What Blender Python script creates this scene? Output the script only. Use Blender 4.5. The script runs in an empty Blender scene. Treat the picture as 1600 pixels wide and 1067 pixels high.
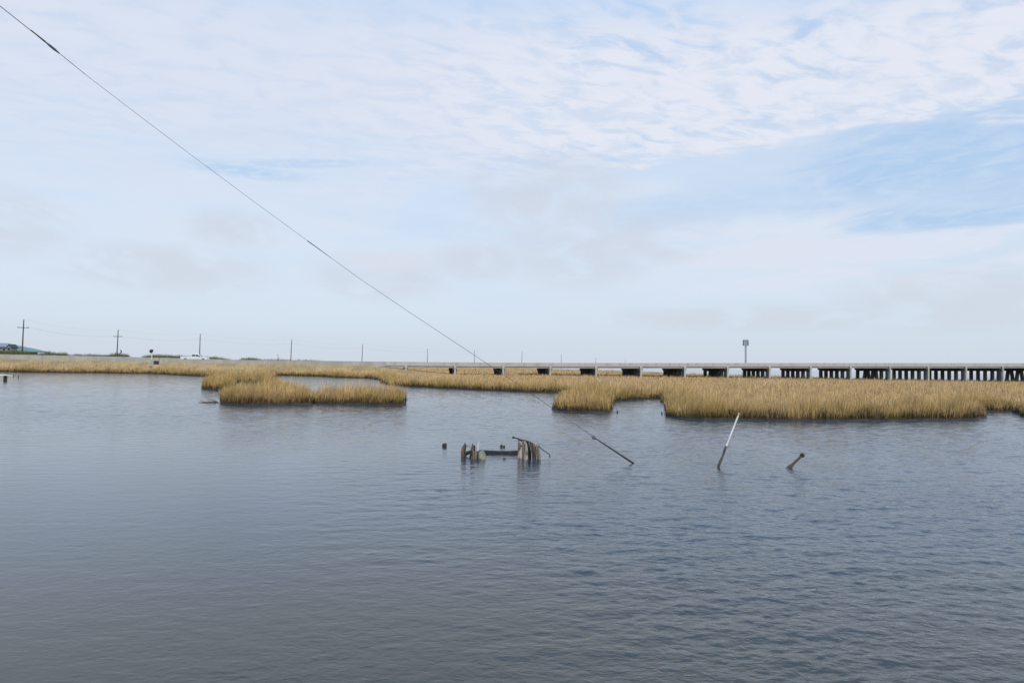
import bpy, math, random
import numpy as np
from mathutils import Vector, Matrix

random.seed(7)
rng = np.random.default_rng(7)
sc = bpy.context.scene
col = sc.collection
R = math.radians

# ------------------------------------------------------------------ camera
CAM_H = 2.9
F_PX = 1067.0                       # focal length in pixels of the 1600 px wide photograph (24 mm)
cam_d = bpy.data.cameras.new('camera')
cam_d.sensor_width = 36.0
cam_d.lens = 36.0 * F_PX / 1600.0
cam_d.clip_start = 0.1
cam_d.clip_end = 60000
cam = bpy.data.objects.new('camera', cam_d)
col.objects.link(cam)
CAM_M = Matrix.Translation((0, 0, CAM_H)) @ (Matrix.Rotation(R(92.013), 4, 'X') @ Matrix.Rotation(R(0.94), 4, 'Z'))
cam.matrix_world = CAM_M
sc.camera = cam
CAM_R = CAM_M.to_3x3()


def ray(px, py):
    return CAM_R @ Vector(((px - 800.0) / F_PX, -(py - 533.5) / F_PX, -1.0))


def ground(px, py, z=0.0):
    d = ray(px, py)
    t = (z - CAM_H) / d.z
    return Vector((d.x * t, d.y * t, z))


def at(px, py, Y):
    d = ray(px, py)
    t = Y / d.y
    return Vector((d.x * t, Y, CAM_H + d.z * t))


# ------------------------------------------------------------------ light
SUN_EL, SUN_ROT = 48.0, 152.0       # behind the camera, a little to the right
sun_d = bpy.data.lights.new('sun', 'SUN')
sun_d.energy = 2.6
sun_d.angle = R(1.5)
sun_d.color = (1.0, 0.95, 0.88)
sun = bpy.data.objects.new('sun', sun_d)
col.objects.link(sun)
sdir = Vector((math.sin(R(SUN_ROT)) * math.cos(R(SUN_EL)), math.cos(R(SUN_ROT)) * math.cos(R(SUN_EL)), math.sin(R(SUN_EL))))
sun.rotation_euler = sdir.to_track_quat('Z', 'Y').to_euler()
sun.location = (20, -30, 60)

sc.view_settings.view_transform = 'Standard'
sc.view_settings.look = 'None'
sc.view_settings.exposure = 0.0
sc.view_settings.gamma = 1.0

world = bpy.data.worlds.new('World')
sc.world = world
world.use_nodes = True
wn, wl = world.node_tree.nodes, world.node_tree.links
wn.clear()


class NT:
    """terse node-graph writer"""
    def __init__(s, nodes, links):
        s.n, s.l = nodes, links

    def put(s, sock, v):
        if isinstance(v, bpy.types.NodeSocket):
            s.l.new(v, sock)
        elif v is not None:
            if isinstance(v, (tuple, list)) and len(v) == 3 and len(sock.default_value) == 4:
                v = (*v, 1.0)
            sock.default_value = v

    def m(s, op, a, b=None, c=None, clamp=False):
        n = s.n.new('ShaderNodeMath'); n.operation = op; n.use_clamp = clamp
        for k, v in enumerate((a, b, c)):
            s.put(n.inputs[k], v)
        return n.outputs[0]

    def sm(s, v, lo, hi, a=0.0, b=1.0):
        n = s.n.new('ShaderNodeMapRange'); n.interpolation_type = 'SMOOTHSTEP'
        s.put(n.inputs[0], v); s.put(n.inputs[1], lo); s.put(n.inputs[2], hi); s.put(n.inputs[3], a); s.put(n.inputs[4], b)
        return n.outputs[0]

    def mix(s, f, a, b, blend='MIX'):
        n = s.n.new('ShaderNodeMix'); n.data_type = 'RGBA'; n.blend_type = blend
        s.put(n.inputs[0], f); s.put(n.inputs[6], a); s.put(n.inputs[7], b)
        return n.outputs[2]

    def xyz(s, x, y, z=0.0):
        n = s.n.new('ShaderNodeCombineXYZ')
        s.put(n.inputs[0], x); s.put(n.inputs[1], y); s.put(n.inputs[2], z)
        return n.outputs[0]

    def sep(s, v):
        n = s.n.new('ShaderNodeSeparateXYZ'); s.put(n.inputs[0], v)
        return n.outputs

    def noise(s, vec, scale, detail=4, rough=0.5, dist=0.0, lac=2.0):
        n = s.n.new('ShaderNodeTexNoise')
        s.put(n.inputs['Vector'], vec); n.inputs['Scale'].default_value = scale
        n.inputs['Detail'].default_value = detail; n.inputs['Roughness'].default_value = rough
        n.inputs['Distortion'].default_value = dist; n.inputs['Lacunarity'].default_value = lac
        return n.outputs[0]

    def mapping(s, vec, scale=(1, 1, 1), rot=(0, 0, 0), loc=(0, 0, 0)):
        n = s.n.new('ShaderNodeMapping')
        s.put(n.inputs[0], vec); n.inputs['Location'].default_value = loc
        n.inputs['Rotation'].default_value = rot; n.inputs['Scale'].default_value = scale
        return n.outputs[0]


W = NT(wn, wl)
tc = wn.new('ShaderNodeTexCoord')
dx, dy, dz = W.sep(tc.outputs['Generated'])
sky = wn.new('ShaderNodeTexSky')
sky.sky_type = 'NISHITA'
sky.sun_disc = False
sky.sun_elevation = R(SUN_EL)
sky.sun_rotation = R(SUN_ROT)
sky.air_density = 1.0
sky.dust_density = 1.5
sky.ozone_density = 1.5
zc = W.m('MAXIMUM', dz, 0.0)
el = W.m('MULTIPLY', W.m('ARCSINE', W.m('MINIMUM', dz, 1.0)), 57.2958)
az = W.m('MULTIPLY', W.m('ARCTAN2', dx, dy), 57.2958)
inv = W.m('DIVIDE', 1.0, W.m('ADD', zc, 0.07))
plan = W.xyz(W.m('MULTIPLY', dx, inv), W.m('MULTIPLY', dy, inv))       # the cloud layer seen as a flat ceiling
planR = W.mapping(plan, rot=(0, 0, R(-18)))
n_big = W.noise(plan, 0.9, 6, 0.55, 0.6)
n_rip = W.noise(W.mapping(planR, scale=(7.0, 12.0, 1)), 1.0, 5, 0.58, 0.5)
n_mid = W.noise(W.mapping(planR, scale=(1.7, 3.6, 1), loc=(3, 1, 0)), 1.0, 7, 0.6, 0.7)
n_str = W.noise(W.xyz(W.m('MULTIPLY', az, 0.065), W.m('ADD', W.m('MULTIPLY', el, 0.42), W.m('MULTIPLY', az, -0.028))), 1.0, 8, 0.60, 0.8)
n_puf = W.noise(W.xyz(W.m('MULTIPLY', az, 0.16), W.m('MULTIPLY', el, 0.34)), 1.0, 8, 0.58, 0.4)
n_fin = W.noise(W.xyz(W.m('MULTIPLY', az, 0.35), W.m('ADD', W.m('MULTIPLY', el, 1.3), W.m('MULTIPLY', az, -0.08))), 1.0, 6, 0.6, 0.5)


def ell(a0, e0, ra, re, soft=0.6, wob=None, tilt=0.0):
    """soft patch of sky around azimuth a0, elevation e0 (degrees)"""
    da = W.m('SUBTRACT', az, a0)
    de = W.m('SUBTRACT', W.m('SUBTRACT', el, e0), W.m('MULTIPLY', da, tilt))
    q = W.m('ADD', W.m('POWER', W.m('DIVIDE', da, ra), 2.0), W.m('POWER', W.m('DIVIDE', de, re), 2.0))
    if wob is not None:
        q = W.m('ADD', q, wob)
    return W.sm(q, 1.0 + soft, 1.0 - soft)


def off(n, amp):
    return W.m('MULTIPLY', W.m('SUBTRACT', n, 0.5), amp)


# clear air: the physical sky, whitened by thin haze that thickens to the horizon
haze_w = W.sm(el, 34.0, 2.0, 0.22, 0.93)
air = W.mix(haze_w, W.mix(1.0, sky.outputs[0], (2.2, 2.2, 2.2), 'MULTIPLY'), (6.35, 7.3, 8.5))
air = W.mix(W.sm(el, 20.0, 31.0), air, (2.5, 5.4, 9.6))
blue = ell(34.0, 14.0, 11.5, 4.0, 0.6, off(n_str, 1.6), 0.02)
blue2 = ell(15.0, 13.0, 8.0, 1.6, 0.8, off(n_str, 2.0), 0.03)
streak = W.m('MULTIPLY', W.m('MAXIMUM', ell(-17.5, 15.6, 5.5, 0.38, 0.95, off(n_fin, 5.0), 0.10), ell(-22.0, 14.6, 5.0, 0.55, 0.95, off(n_fin, 5.5), -0.02)),
             W.sm(n_fin, 0.30, 0.58, 0.25, 1.0))
streak2 = ell(6.0, 17.2, 12.0, 0.9, 0.9, off(n_mid, 5.0), 0.12)
streak3 = ell(-8.0, 11.5, 10.0, 0.9, 0.9, off(n_fin, 4.0), -0.10)
gap = W.m('MAXIMUM', W.m('MAXIMUM', blue, W.m('MULTIPLY', blue2, 0.5)), W.m('MAXIMUM', W.m('MAXIMUM', W.m('MULTIPLY', streak, 1.0), W.m('MULTIPLY', streak3, 0.3)), W.m('MULTIPLY', streak2, 0.55)))
gap = W.m('MULTIPLY', gap, W.sm(n_fin, 0.25, 0.62, 0.55, 1.0))
air = W.mix(W.m('MULTIPLY', gap, 0.9), air, (4.3, 6.1, 8.55))
# thin veil everywhere below the sheet
veil = W.m('ADD', W.sm(n_big, 0.30, 0.70, 0.20, 0.80), off(n_str, 0.9), clamp=True)
veil = W.m('MULTIPLY', veil, W.m('SUBTRACT', 1.0, W.m('MULTIPLY', gap, 0.95)))
veil = W.m('MULTIPLY', veil, W.sm(el, 1.0, 9.0))
veil = W.m('MULTIPLY', veil, W.sm(el, 36.0, 25.0, 0.06, 1.0))
c = W.mix(veil, air, (7.0, 7.8, 8.95))
# long wisps low on the right
wz = W.m('MULTIPLY', ell(27.0, 9.2, 19.0, 3.9, 0.6, off(n_str, 1.8), 0.03), W.sm(W.m('ADD', n_str, off(n_fin, 0.5)), 0.38, 0.62))
wz = W.m('MULTIPLY', wz, W.sm(W.m('ADD', el, off(n_fin, 1.2)), 5.0, 6.6))
c = W.mix(W.m('MULTIPLY', W.m('MULTIPLY', wz, W.sm(el, 13.0, 10.0, 0.45, 1.0)), 0.88), c, (7.25, 7.8, 8.95))
# broad mottled sheet overhead
edge = W.m('ADD', W.m('MULTIPLY', az, 0.045), 15.9)
sh = W.m('ADD', W.m('SUBTRACT', el, edge), W.m('ADD', off(n_mid, 6.0), off(n_str, 6.0)))
right_w = W.sm(az, -22.0, 12.0, 0.25, 1.0)
sheet = W.sm(sh, W.sm(az, -20.0, 15.0, -5.0, -0.4), W.sm(az, -20.0, 15.0, 6.0, 1.1))
hole = W.m('ADD', W.m('MULTIPLY', n_rip, 0.6), W.m('MULTIPLY', n_mid, 0.4))
thin = W.m('MULTIPLY', W.sm(hole, 0.50, 0.34), right_w)
sheet = W.m('MULTIPLY', sheet, W.m('SUBTRACT', 1.0, W.m('MULTIPLY', thin, 0.75)))
sheet = W.m('MULTIPLY', sheet, W.m('SUBTRACT', 1.0, W.m('MULTIPLY', streak, 0.7)))
sheet = W.m('MULTIPLY', sheet, W.sm(el, 32.5, 23.5, 0.05, 1.0))     # the sheet breaks up overhead
bright = W.mix(W.m('MULTIPLY', W.sm(n_rip, 0.34, 0.60), W.m('ADD', W.m('MULTIPLY', right_w, 0.8), 0.2)), (6.55, 7.35, 8.8), (7.85, 8.15, 9.1))
c = W.mix(W.m('MULTIPLY', sheet, 0.97), c, bright)
# soft grey-lilac puffs under the sheet
pm = None
for a0, e0, ra, re in ((2.7, 14.2, 6.5, 3.0), (5.5, 9.6, 6.0, 3.2), (-11.0, 7.2, 5.5, 2.0), (-27.0, 6.8, 7.0, 1.8), (-37.0, 9.0, 4.0, 2.2),
                       (-22.5, 10.2, 3.4, 1.4), (33.0, 5.0, 7.5, 2.2), (19.0, 4.0, 13.0, 1.0), (-3, 8.6, 4.0, 1.6), (12.0, 10.5, 4.5, 2.0)):
    e = ell(a0, e0, ra, re, 0.9, off(n_puf, 3.2))
    pm = e if pm is None else W.m('MAXIMUM', pm, e)
pm = W.m('MULTIPLY', pm, W.sm(n_puf, 0.32, 0.58))
c = W.mix(W.m('MULTIPLY', pm, 0.66), c, (6.2, 6.6, 7.5))
# faint bright tops on the low puffs
ptop = W.m('MULTIPLY', ell(-11.0, 8.3, 3.2, 0.9, 0.9, off(n_puf, 3.4)), W.sm(n_puf, 0.36, 0.60))
c = W.mix(W.m('MULTIPLY', ptop, 0.6), c, (7.4, 7.7, 8.7))
# band of hazy air at the horizon
c = W.mix(W.sm(el, 4.5, -0.5, 0.0, 0.80), c, (6.2, 6.8, 7.75))
bg = wn.new('ShaderNodeBackground')
bg.inputs['Strength'].default_value = 0.1
wl.new(c, bg.inputs['Color'])
wo = wn.new('ShaderNodeOutputWorld')
wl.new(bg.outputs[0], wo.inputs['Surface'])
try:
    world.cycles.sampling_method = 'MANUAL'
    world.cycles.sample_map_resolution = 512
except Exception:
    pass


# ------------------------------------------------------------------ helpers
def tag(o, label=None, cat=None, group=None, kind=None):
    if label: o['label'] = label
    if cat: o['category'] = cat
    if group: o['group'] = group
    if kind: o['kind'] = kind
    return o


def empty(name, loc, label, cat, group=None, rz=0.0):
    o = bpy.data.objects.new(name, None)
    o.empty_display_size = 0.3
    o.location = loc
    o.rotation_euler = (0, 0, rz)
    col.objects.link(o)
    return tag(o, label, cat, group)


class MB:
    """collects shapes, links them as one mesh object"""
    def __init__(s):
        s.v, s.f = [], []

    def add(s, verts, faces):
        b = len(s.v)
        s.v += [tuple(x) for x in verts]
        s.f += [tuple(b + i for i in f) for f in faces]
        return s

    def box(s, c, size, rot=None, taper=1.0):
        c = Vector(c); hx, hy, hz = (k / 2 for k in size)
        vs = []
        for z in (-hz, hz):
            k = taper if z > 0 else 1.0
            for x, y in ((-hx, -hy), (hx, -hy), (hx, hy), (-hx, hy)):
                p = Vector((x * k, y * k, z))
                if rot is not None: p = rot @ p
                vs.append(c + p)
        return s.add(vs, [(3, 2, 1, 0), (4, 5, 6, 7), (0, 1, 5, 4), (1, 2, 6, 5), (2, 3, 7, 6), (3, 0, 4, 7)])

    def tube(s, pts, radii, n=8, cap=True, flat=1.0, jit=0.0):
        pts = [Vector(p) for p in pts]
        if not hasattr(radii, '__len__'): radii = [radii] * len(pts)
        b = len(s.v); up = None
        for i, p in enumerate(pts):
            t = (pts[min(i + 1, len(pts) - 1)] - pts[max(i - 1, 0)]).normalized()
            if up is None:
                up = Vector((0, 1, 0)) if abs(t.y) < 0.9 else Vector((1, 0, 0))
            a = t.cross(up).normalized(); up = a.cross(t).normalized()
            for k in range(n):
                th = 2 * math.pi * k / n
                r = radii[i] * (1 + jit * (random.random() - .5))
                s.v.append(tuple(p + a * math.cos(th) * r + up * math.sin(th) * r * flat))
        for i in range(len(pts) - 1):
            for k in range(n):
                k2 = (k + 1) % n
                s.f.append((b + i * n + k, b + i * n + k2, b + (i + 1) * n + k2, b + (i + 1) * n + k))
        if cap:
            s.f.append(tuple(b + k for k in reversed(range(n))))
            s.f.append(tuple(b + (len(pts) - 1) * n + k for k in range(n)))
        return s

    def prism(s, prof, y0, y1):
        """profile in x,z extruded along y"""
        n = len(prof)
        vs = [(x, y0, z) for x, z in prof] + [(x, y1, z) for x, z in prof]
        fs = [tuple(range(n)), tuple(n + i for i in reversed(range(n)))]
        fs += [(i, n + i, n + (i + 1) % n, (i + 1) % n) for i in range(n)]
        return s.add(vs, fs)

    def sweep(s, sections):
        """list of equal-length closed rings of points"""
        n = len(sections[0]); b = len(s.v)
        for r in sections: s.v += [tuple(p) for p in r]
        for i in range(len(sections) - 1):
            for k in range(n):
                k2 = (k + 1) % n
                s.f.append((b + i * n + k, b + i * n + k2, b + (i + 1) * n + k2, b + (i + 1) * n + k))
        s.f.append(tuple(b + k for k in reversed(range(n))))
        s.f.append(tuple(b + (len(sections) - 1) * n + k for k in range(n)))
        return s

    def build(s, name, mat, parent=None, local=False, smooth=False, bevel=0.0):
        me = bpy.data.meshes.new(name)
        vs = s.v
        if parent is not None and not local:
            o = Vector((0, 0, 0)); p = parent
            while p is not None:
                o += p.location; p = p.parent
            vs = [tuple(Vector(v) - o) for v in vs]
        me.from_pydata(vs, [], s.f)
        me.update()
        import bmesh
        bm = bmesh.new(); bm.from_mesh(me)
        bmesh.ops.recalc_face_normals(bm, faces=bm.faces)
        bm.to_mesh(me); bm.free()
        if smooth:
            for p in me.polygons: p.use_smooth = True
        me.materials.append(mat)
        ob = bpy.data.objects.new(name, me)
        col.objects.link(ob)
        if parent is not None: ob.parent = parent
        if bevel > 0:
            md = ob.modifiers.new('bevel', 'BEVEL'); md.width = bevel; md.segments = 2; md.limit_method = 'ANGLE'
        return ob


def copy_tree(o, parent=None):
    c_ = o.copy(); col.objects.link(c_)
    c_.parent = parent
    for ch in list(o.children): copy_tree(ch, c_)
    return c_


# ------------------------------------------------------------------ materials
def mat(name, base, rough=0.7, var=None, scale=4.0, stretch=(1, 1, 1), bump=0.0, metal=0.0, detail=5, spec=0.4, lo=0.35, hi=0.65):
    m = bpy.data.materials.new(name); m.use_nodes = True
    N = NT(m.node_tree.nodes, m.node_tree.links)
    p = m.node_tree.nodes['Principled BSDF']
    p.inputs['Roughness'].default_value = rough
    p.inputs['Metallic'].default_value = metal
    p.inputs['Specular IOR Level'].default_value = spec
    if var is None:
        var = tuple(k * 0.75 for k in base)
    t = m.node_tree.nodes.new('ShaderNodeTexCoord').outputs['Object']
    nz = N.noise(N.mapping(t, scale=stretch), scale, detail, 0.6)
    N.put(p.inputs['Base Color'], N.mix(N.sm(nz, lo, hi), base, var))
    if bump > 0:
        b = m.node_tree.nodes.new('ShaderNodeBump'); b.inputs['Strength'].default_value = 0.8
        b.inputs['Distance'].default_value = bump
        N.put(b.inputs['Height'], nz); N.put(p.inputs['Normal'], b.outputs[0])
    return m


M = {}
M['concrete'] = mat('concrete', (0.46, 0.43, 0.365), 0.85, (0.37, 0.345, 0.29), 0.25, (1, 1, 3), 0.004)
M['concrete_rail'] = mat('concrete_rail', (0.48, 0.45, 0.385), 0.85, (0.37, 0.345, 0.29), 0.8, (1.2, 1.2, .25), 0.004, lo=.45, hi=.7)
M['concrete_wall'] = mat('old_concrete_wall', (0.43, 0.41, 0.355), 0.9, (0.34, 0.325, 0.28), 0.6, (1, 1, .3), 0.004)
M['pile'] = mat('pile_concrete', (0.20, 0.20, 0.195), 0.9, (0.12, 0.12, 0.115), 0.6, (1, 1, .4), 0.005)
M['asphalt'] = mat('asphalt', (0.09, 0.09, 0.088), 0.9, (0.06, 0.06, 0.06), 0.8)
M['mud'] = mat('mud', (0.050, 0.040, 0.028), 0.6, (0.028, 0.022, 0.016), 2.5, (1, 1, 1), 0.03)
M['soil'] = mat('dry_turf', (0.40, 0.285, 0.145), 0.95, (0.27, 0.195, 0.10), 0.3)
M['pole'] = mat('pole_wood', (0.105, 0.088, 0.07), 0.9, (0.06, 0.052, 0.043), 3, (1, 1, .1))
M['steel'] = mat('galvanised_steel', (0.27, 0.27, 0.27), 0.5, (0.20, 0.20, 0.20), 3, metal=0.5)
M['wire'] = mat('wire_steel', (0.13, 0.135, 0.145), 0.5, (0.09, 0.095, 0.10), 20, metal=0.3)
M['rust'] = mat('rusted_steel', (0.085, 0.06, 0.045), 0.8, (0.04, 0.032, 0.028), 14, bump=0.004)
M['insul'] = mat('insulator_glaze', (0.10, 0.12, 0.14), 0.2, (0.08, 0.09, 0.11), 5)
M['white'] = mat('white_paint', (0.78, 0.78, 0.76), 0.35, (0.70, 0.70, 0.68), 2)
M['pvc'] = mat('white_plastic', (0.78, 0.77, 0.73), 0.5, (0.62, 0.60, 0.55), 9, (1, 1, .3))
M['glass'] = mat('dark_glass', (0.015, 0.018, 0.02), 0.05, (0.02, 0.022, 0.025), 2)
M['black'] = mat('black_rubber', (0.02, 0.02, 0.02), 0.8, (0.03, 0.03, 0.03), 5)
M['chrome'] = mat('chrome', (0.6, 0.6, 0.6), 0.2, (0.5, 0.5, 0.5), 5, metal=1.0)
M['red'] = mat('red_lens', (0.35, 0.02, 0.02), 0.3, (0.3, 0.02, 0.02), 5)
M['greenroof'] = mat('green_metal_roof', (0.16, 0.25, 0.215), 0.5, (0.13, 0.21, 0.18), 1, (6, .2, .2))
M['greyroof'] = mat('grey_metal_roof', (0.25, 0.27, 0.285), 0.5, (0.20, 0.22, 0.235), 1)
M['darkroof'] = mat('dark_shingle', (0.06, 0.07, 0.08), 0.8, (0.04, 0.05, 0.06), 2)
M['siding'] = mat('pale_siding', (0.50, 0.52, 0.54), 0.7, (0.42, 0.44, 0.46), 1, (.2, .2, 8))
M['sign'] = mat('sign_back', (0.04, 0.045, 0.055), 0.6, (0.03, 0.03, 0.04), 3)
M['antenna'] = mat('antenna_grey', (0.30, 0.29, 0.29), 0.5, (0.24, 0.23, 0.23), 1)
M['wood_dark'] = mat('wet_dark_wood', (0.055, 0.042, 0.030), 0.75, (0.022, 0.018, 0.014), 9, (1, 1, .25), 0.01)
M['wood_brown'] = mat('weathered_brown_wood', (0.22, 0.14, 0.09), 0.85, (0.075, 0.05, 0.035), 12, (1, 1, .15), 0.012)
M['wood_pale'] = mat('bleached_wood', (0.52, 0.43, 0.32), 0.85, (0.13, 0.095, 0.065), 8, (1.2, 1.2, .3), 0.012, lo=.42, hi=.62)
M['wood_grey'] = mat('grey_driftwood', (0.26, 0.215, 0.17), 0.9, (0.13, 0.105, 0.085), 10, (1, 1, .2), 0.01)
M['wood_dk2'] = mat('dark_driftwood', (0.15, 0.115, 0.085), 0.9, (0.06, 0.048, 0.038), 10, (1, 1, .2), 0.01)
M['stump'] = mat('algae_concrete', (0.30, 0.29, 0.21), 0.9, (0.17, 0.165, 0.11), 7, bump=0.01)


def grass_material(name):
    m = bpy.data.materials.new(name); m.use_nodes = True
    N = NT(m.node_tree.nodes, m.node_tree.links)
    p = m.node_tree.nodes['Principled BSDF']
    a = m.node_tree.nodes.new('ShaderNodeVertexColor'); a.layer_name = 'blade'
    N.put(p.inputs['Base Color'], a.outputs[0])
    p.inputs['Roughness'].default_value = 0.75
    p.inputs['Specular IOR Level'].default_value = 0.15
    t = m.node_tree.nodes.new('ShaderNodeBsdfTranslucent'); N.put(t.inputs[0], a.outputs[0])
    mx = m.node_tree.nodes.new('ShaderNodeMixShader'); mx.inputs[0].default_value = 0.22
    N.l.new(p.outputs[0], mx.inputs[1]); N.l.new(t.outputs[0], mx.inputs[2])
    N.l.new(mx.outputs[0], m.node_tree.nodes['Material Output'].inputs['Surface'])
    return m


M['grass'] = grass_material('marsh_grass_blades')
M['foliage'] = grass_material('reed_leaves')

# water: murky brown body under a rippled reflecting surface
m = bpy.data.materials.new('bay_water'); m.use_nodes = True
N = NT(m.node_tree.nodes, m.node_tree.links)
p = m.node_tree.nodes['Principled BSDF']
pos = m.node_tree.nodes.new('ShaderNodeNewGeometry').outputs['Position']
px_, py_, pz_ = N.sep(pos)
patch = N.noise(N.mapping(pos, scale=(.05, .03, 1), loc=(4, 9, 0)), 1.0, 3, 0.5)
gust = N.noise(N.mapping(pos, scale=(.22, .10, 1), loc=(1, 3, 0)), 1.0, 4, 0.55)
lee = N.sm(N.m('ADD', N.m('ADD', px_, N.m('MULTIPLY', py_, 0.10)), N.m('MULTIPLY', N.m('SUBTRACT', patch, 0.5), 12.0)), -5.0, 8.0)
lee = N.m('MAXIMUM', lee, N.m('MULTIPLY', N.sm(py_, 16.0, 40.0), 0.7))
amp = N.m('MULTIPLY', N.m('ADD', N.m('MULTIPLY', lee, 0.66), 0.20), N.sm(gust, 0.25, 0.75, 0.65, 1.25))
w1 = N.noise(N.mapping(pos, scale=(2.6, 4.6, 1), rot=(0, 0, R(14))), 1.0, 3, 0.55, 0.6)
w2 = N.noise(N.mapping(pos, scale=(8.5, 13.0, 1), rot=(0, 0, R(-20))), 1.0, 2, 0.5, 0.4)
hgt = N.m('MULTIPLY', N.m('ADD', N.m('MULTIPLY', w1, 0.030), N.m('MULTIPLY', w2, 0.017)), amp)
b = m.node_tree.nodes.new('ShaderNodeBump'); b.inputs['Strength'].default_value = 1.0; b.inputs['Distance'].default_value = 1.0
N.put(b.inputs['Height'], hgt); N.put(p.inputs['Normal'], b.outputs[0])
# brown stirred-up shallows by the near shore, blue-grey over the deeper bay
shal = N.sm(N.m('ADD', py_, N.m('MULTIPLY', N.m('SUBTRACT', gust, 0.5), 5.0)), 6.5, 13.5)
N.put(p.inputs['Base Color'], N.mix(shal, (0.046, 0.045, 0.038), (0.024, 0.041, 0.060)))
p.inputs['Roughness'].default_value = 0.07
p.inputs['IOR'].default_value = 1.43
M['water'] = m

# ------------------------------------------------------------------ water: real wind waves near, one flat sheet to the horizon
def vn(x, y, sc_, seed):
    """smooth random field, about 0..1"""
    r = np.random.default_rng(seed)
    v = np.zeros_like(x, dtype=float)
    for k in range(10):
        a_ = r.uniform(0, 2 * np.pi); f = r.uniform(.6, 1.9) / sc_ * 2 * np.pi
        v += np.sin((x * np.cos(a_) + y * np.sin(a_)) * f + r.uniform(0, 6.28))
    return np.clip(.5 + v / 9.0, 0, 1)


def sstep(v, a_, b_):
    t = np.clip((v - a_) / (b_ - a_), 0, 1)
    return t * t * (3 - 2 * t)


CELL = 0.0031
WY0, WY1, WU = 4.2, 150.0, 0.95
nr = int(math.log(WY1 / WY0) / CELL) + 1
ncol = int(2 * WU / CELL) + 1
Yr = WY0 * (WY1 / WY0) ** (np.arange(nr) / (nr - 1))
Uc = np.linspace(-WU, WU, ncol)
GY = np.repeat(Yr[:, None], ncol, 1); GX = Yr[:, None] * Uc[None, :]
# the breeze reaches the right side and the open water; the near left lies in the lee
leeA = sstep(GX + 0.10 * GY + (vn(GX * .5, GY * .35, 9, 301) - .5) * 7.0, -5.0, 8.0)
leeA = np.maximum(leeA, .7 * sstep(GY, 16, 40))
ampA = (0.07 + 0.60 * leeA + .34 * sstep(GY, 20, 42)) * (0.62 + 0.55 * vn(GX, GY, 4.0, 302) + .3 * vn(GX, GY, 1.3, 303))
H = np.zeros_like(GX)
wr = np.random.default_rng(99)
NW = 72
for k in range(NW):
    lam = 0.14 * (1.15 / 0.14) ** ((k / (NW - 1)) ** 1.35)
    ang = R(90 + 9) + wr.normal(0, R(40 if lam < .8 else 20))
    kk = 2 * math.pi / lam
    slope = 0.150 * math.sqrt(2 / NW) * min(1.0, (.42 / lam) ** .75)
    wgt = sstep(lam / (CELL * Yr), 2.2, 4.5)[:, None]
    last = np.nonzero(wgt[:, 0] > 0)[0]
    if len(last) == 0: continue
    e = last[-1] + 1
    ph = wr.uniform(0, 2 * math.pi)
    H[:e] += (slope / kk) * wgt[:e] * np.cos(kk * (GX[:e] * math.cos(ang) + GY[:e] * math.sin(ang)) + ph)
H *= ampA
H *= sstep(GY, WY0, WY0 + .4) * sstep(WY1 - GY, 0, 30) * sstep(WU - np.abs(GX / GY), 0, .02)
wv = np.stack([GX, GY, H], 2).reshape(-1, 3).astype(np.float32)
ii = np.arange(nr * ncol).reshape(nr, ncol)
wq = np.stack([ii[:-1, :-1], ii[:-1, 1:], ii[1:, 1:], ii[1:, :-1]], 2).reshape(-1, 4)
nv0 = len(wv)
B_ = 30000.0
outer = np.array([(-B_, -B_, 0), (B_, -B_, 0), (B_, B_, 0), (-B_, B_, 0)], np.float32)
wv = np.concatenate([wv, outer])
cn = [ii[0, 0], ii[0, -1], ii[-1, -1], ii[-1, 0]]
ring = [[nv0, nv0 + 1, cn[1], cn[0]], [nv0 + 1, nv0 + 2, cn[2], cn[1]], [nv0 + 2, nv0 + 3, cn[3], cn[2]], [nv0 + 3, nv0, cn[0], cn[3]]]
wq = np.concatenate([wq, np.array(ring)]).astype(np.int32)
wme = bpy.data.meshes.new('water')
wme.vertices.add(len(wv)); wme.vertices.foreach_set('co', wv.ravel())
wme.loops.add(wq.size); wme.loops.foreach_set('vertex_index', wq.ravel())
wme.polygons.add(len(wq)); wme.polygons.foreach_set('loop_start', np.arange(0, wq.size, 4, dtype=np.int32))
wme.update(calc_edges=True)
wme.polygons.foreach_set('use_smooth', np.concatenate([np.ones(len(wq) - 4, bool), np.zeros(4, bool)]))
wme.materials.append(M['water'])
wob = bpy.data.objects.new('water', wme)
col.objects.link(wob)
tag(wob, kind='structure')

# ------------------------------------------------------------------ the road line, in plan Y = 167 + .17 X
RD = Vector((1, 0.17, 0)).normalized()
RN = Vector((-RD.y, RD.x, 0))        # away from the camera


def road_pt(x, off_=0.0, z=0.0):
    q = Vector((x, 167 + 0.17 * x, 0)) + RN * off_
    return Vector((q.x, q.y, z))


_tx = [0, 100, 200, 300, 400, 500, 600, 700, 800, 900, 1000, 1100, 1200, 1300, 1400, 1500, 1600]
_ty = [553.2, 556, 558.4, 560.2, 561.9, 563.7, 565.4, 566.6, 567.1, 567.2, 567.2, 567.2, 567.2, 567.2, 567.2, 567.3, 567.5]
_topx, _topz = [], []
for a_, b_ in zip(_tx, _ty):
    u = (a_ - 800) / F_PX
    X = 167 * u / (1 - .17 * u)
    q = at(a_, b_, 167 + .17 * X)
    _topx.append(q.x); _topz.append(q.z)
_topx = np.array(_topx); _topz = np.array(_topz)
_topz = np.convolve(np.pad(_topz, 2, mode='reflect', reflect_type='odd'), np.ones(5) / 5, 'valid')
_topx = np.concatenate([[-420], _topx, [240]]); _topz = np.concatenate([[_topz[0] + .3], _topz, [_topz[-1] + 1.9]])


def rail_z(x):
    return float(np.interp(x, _topx, _topz))


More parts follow.
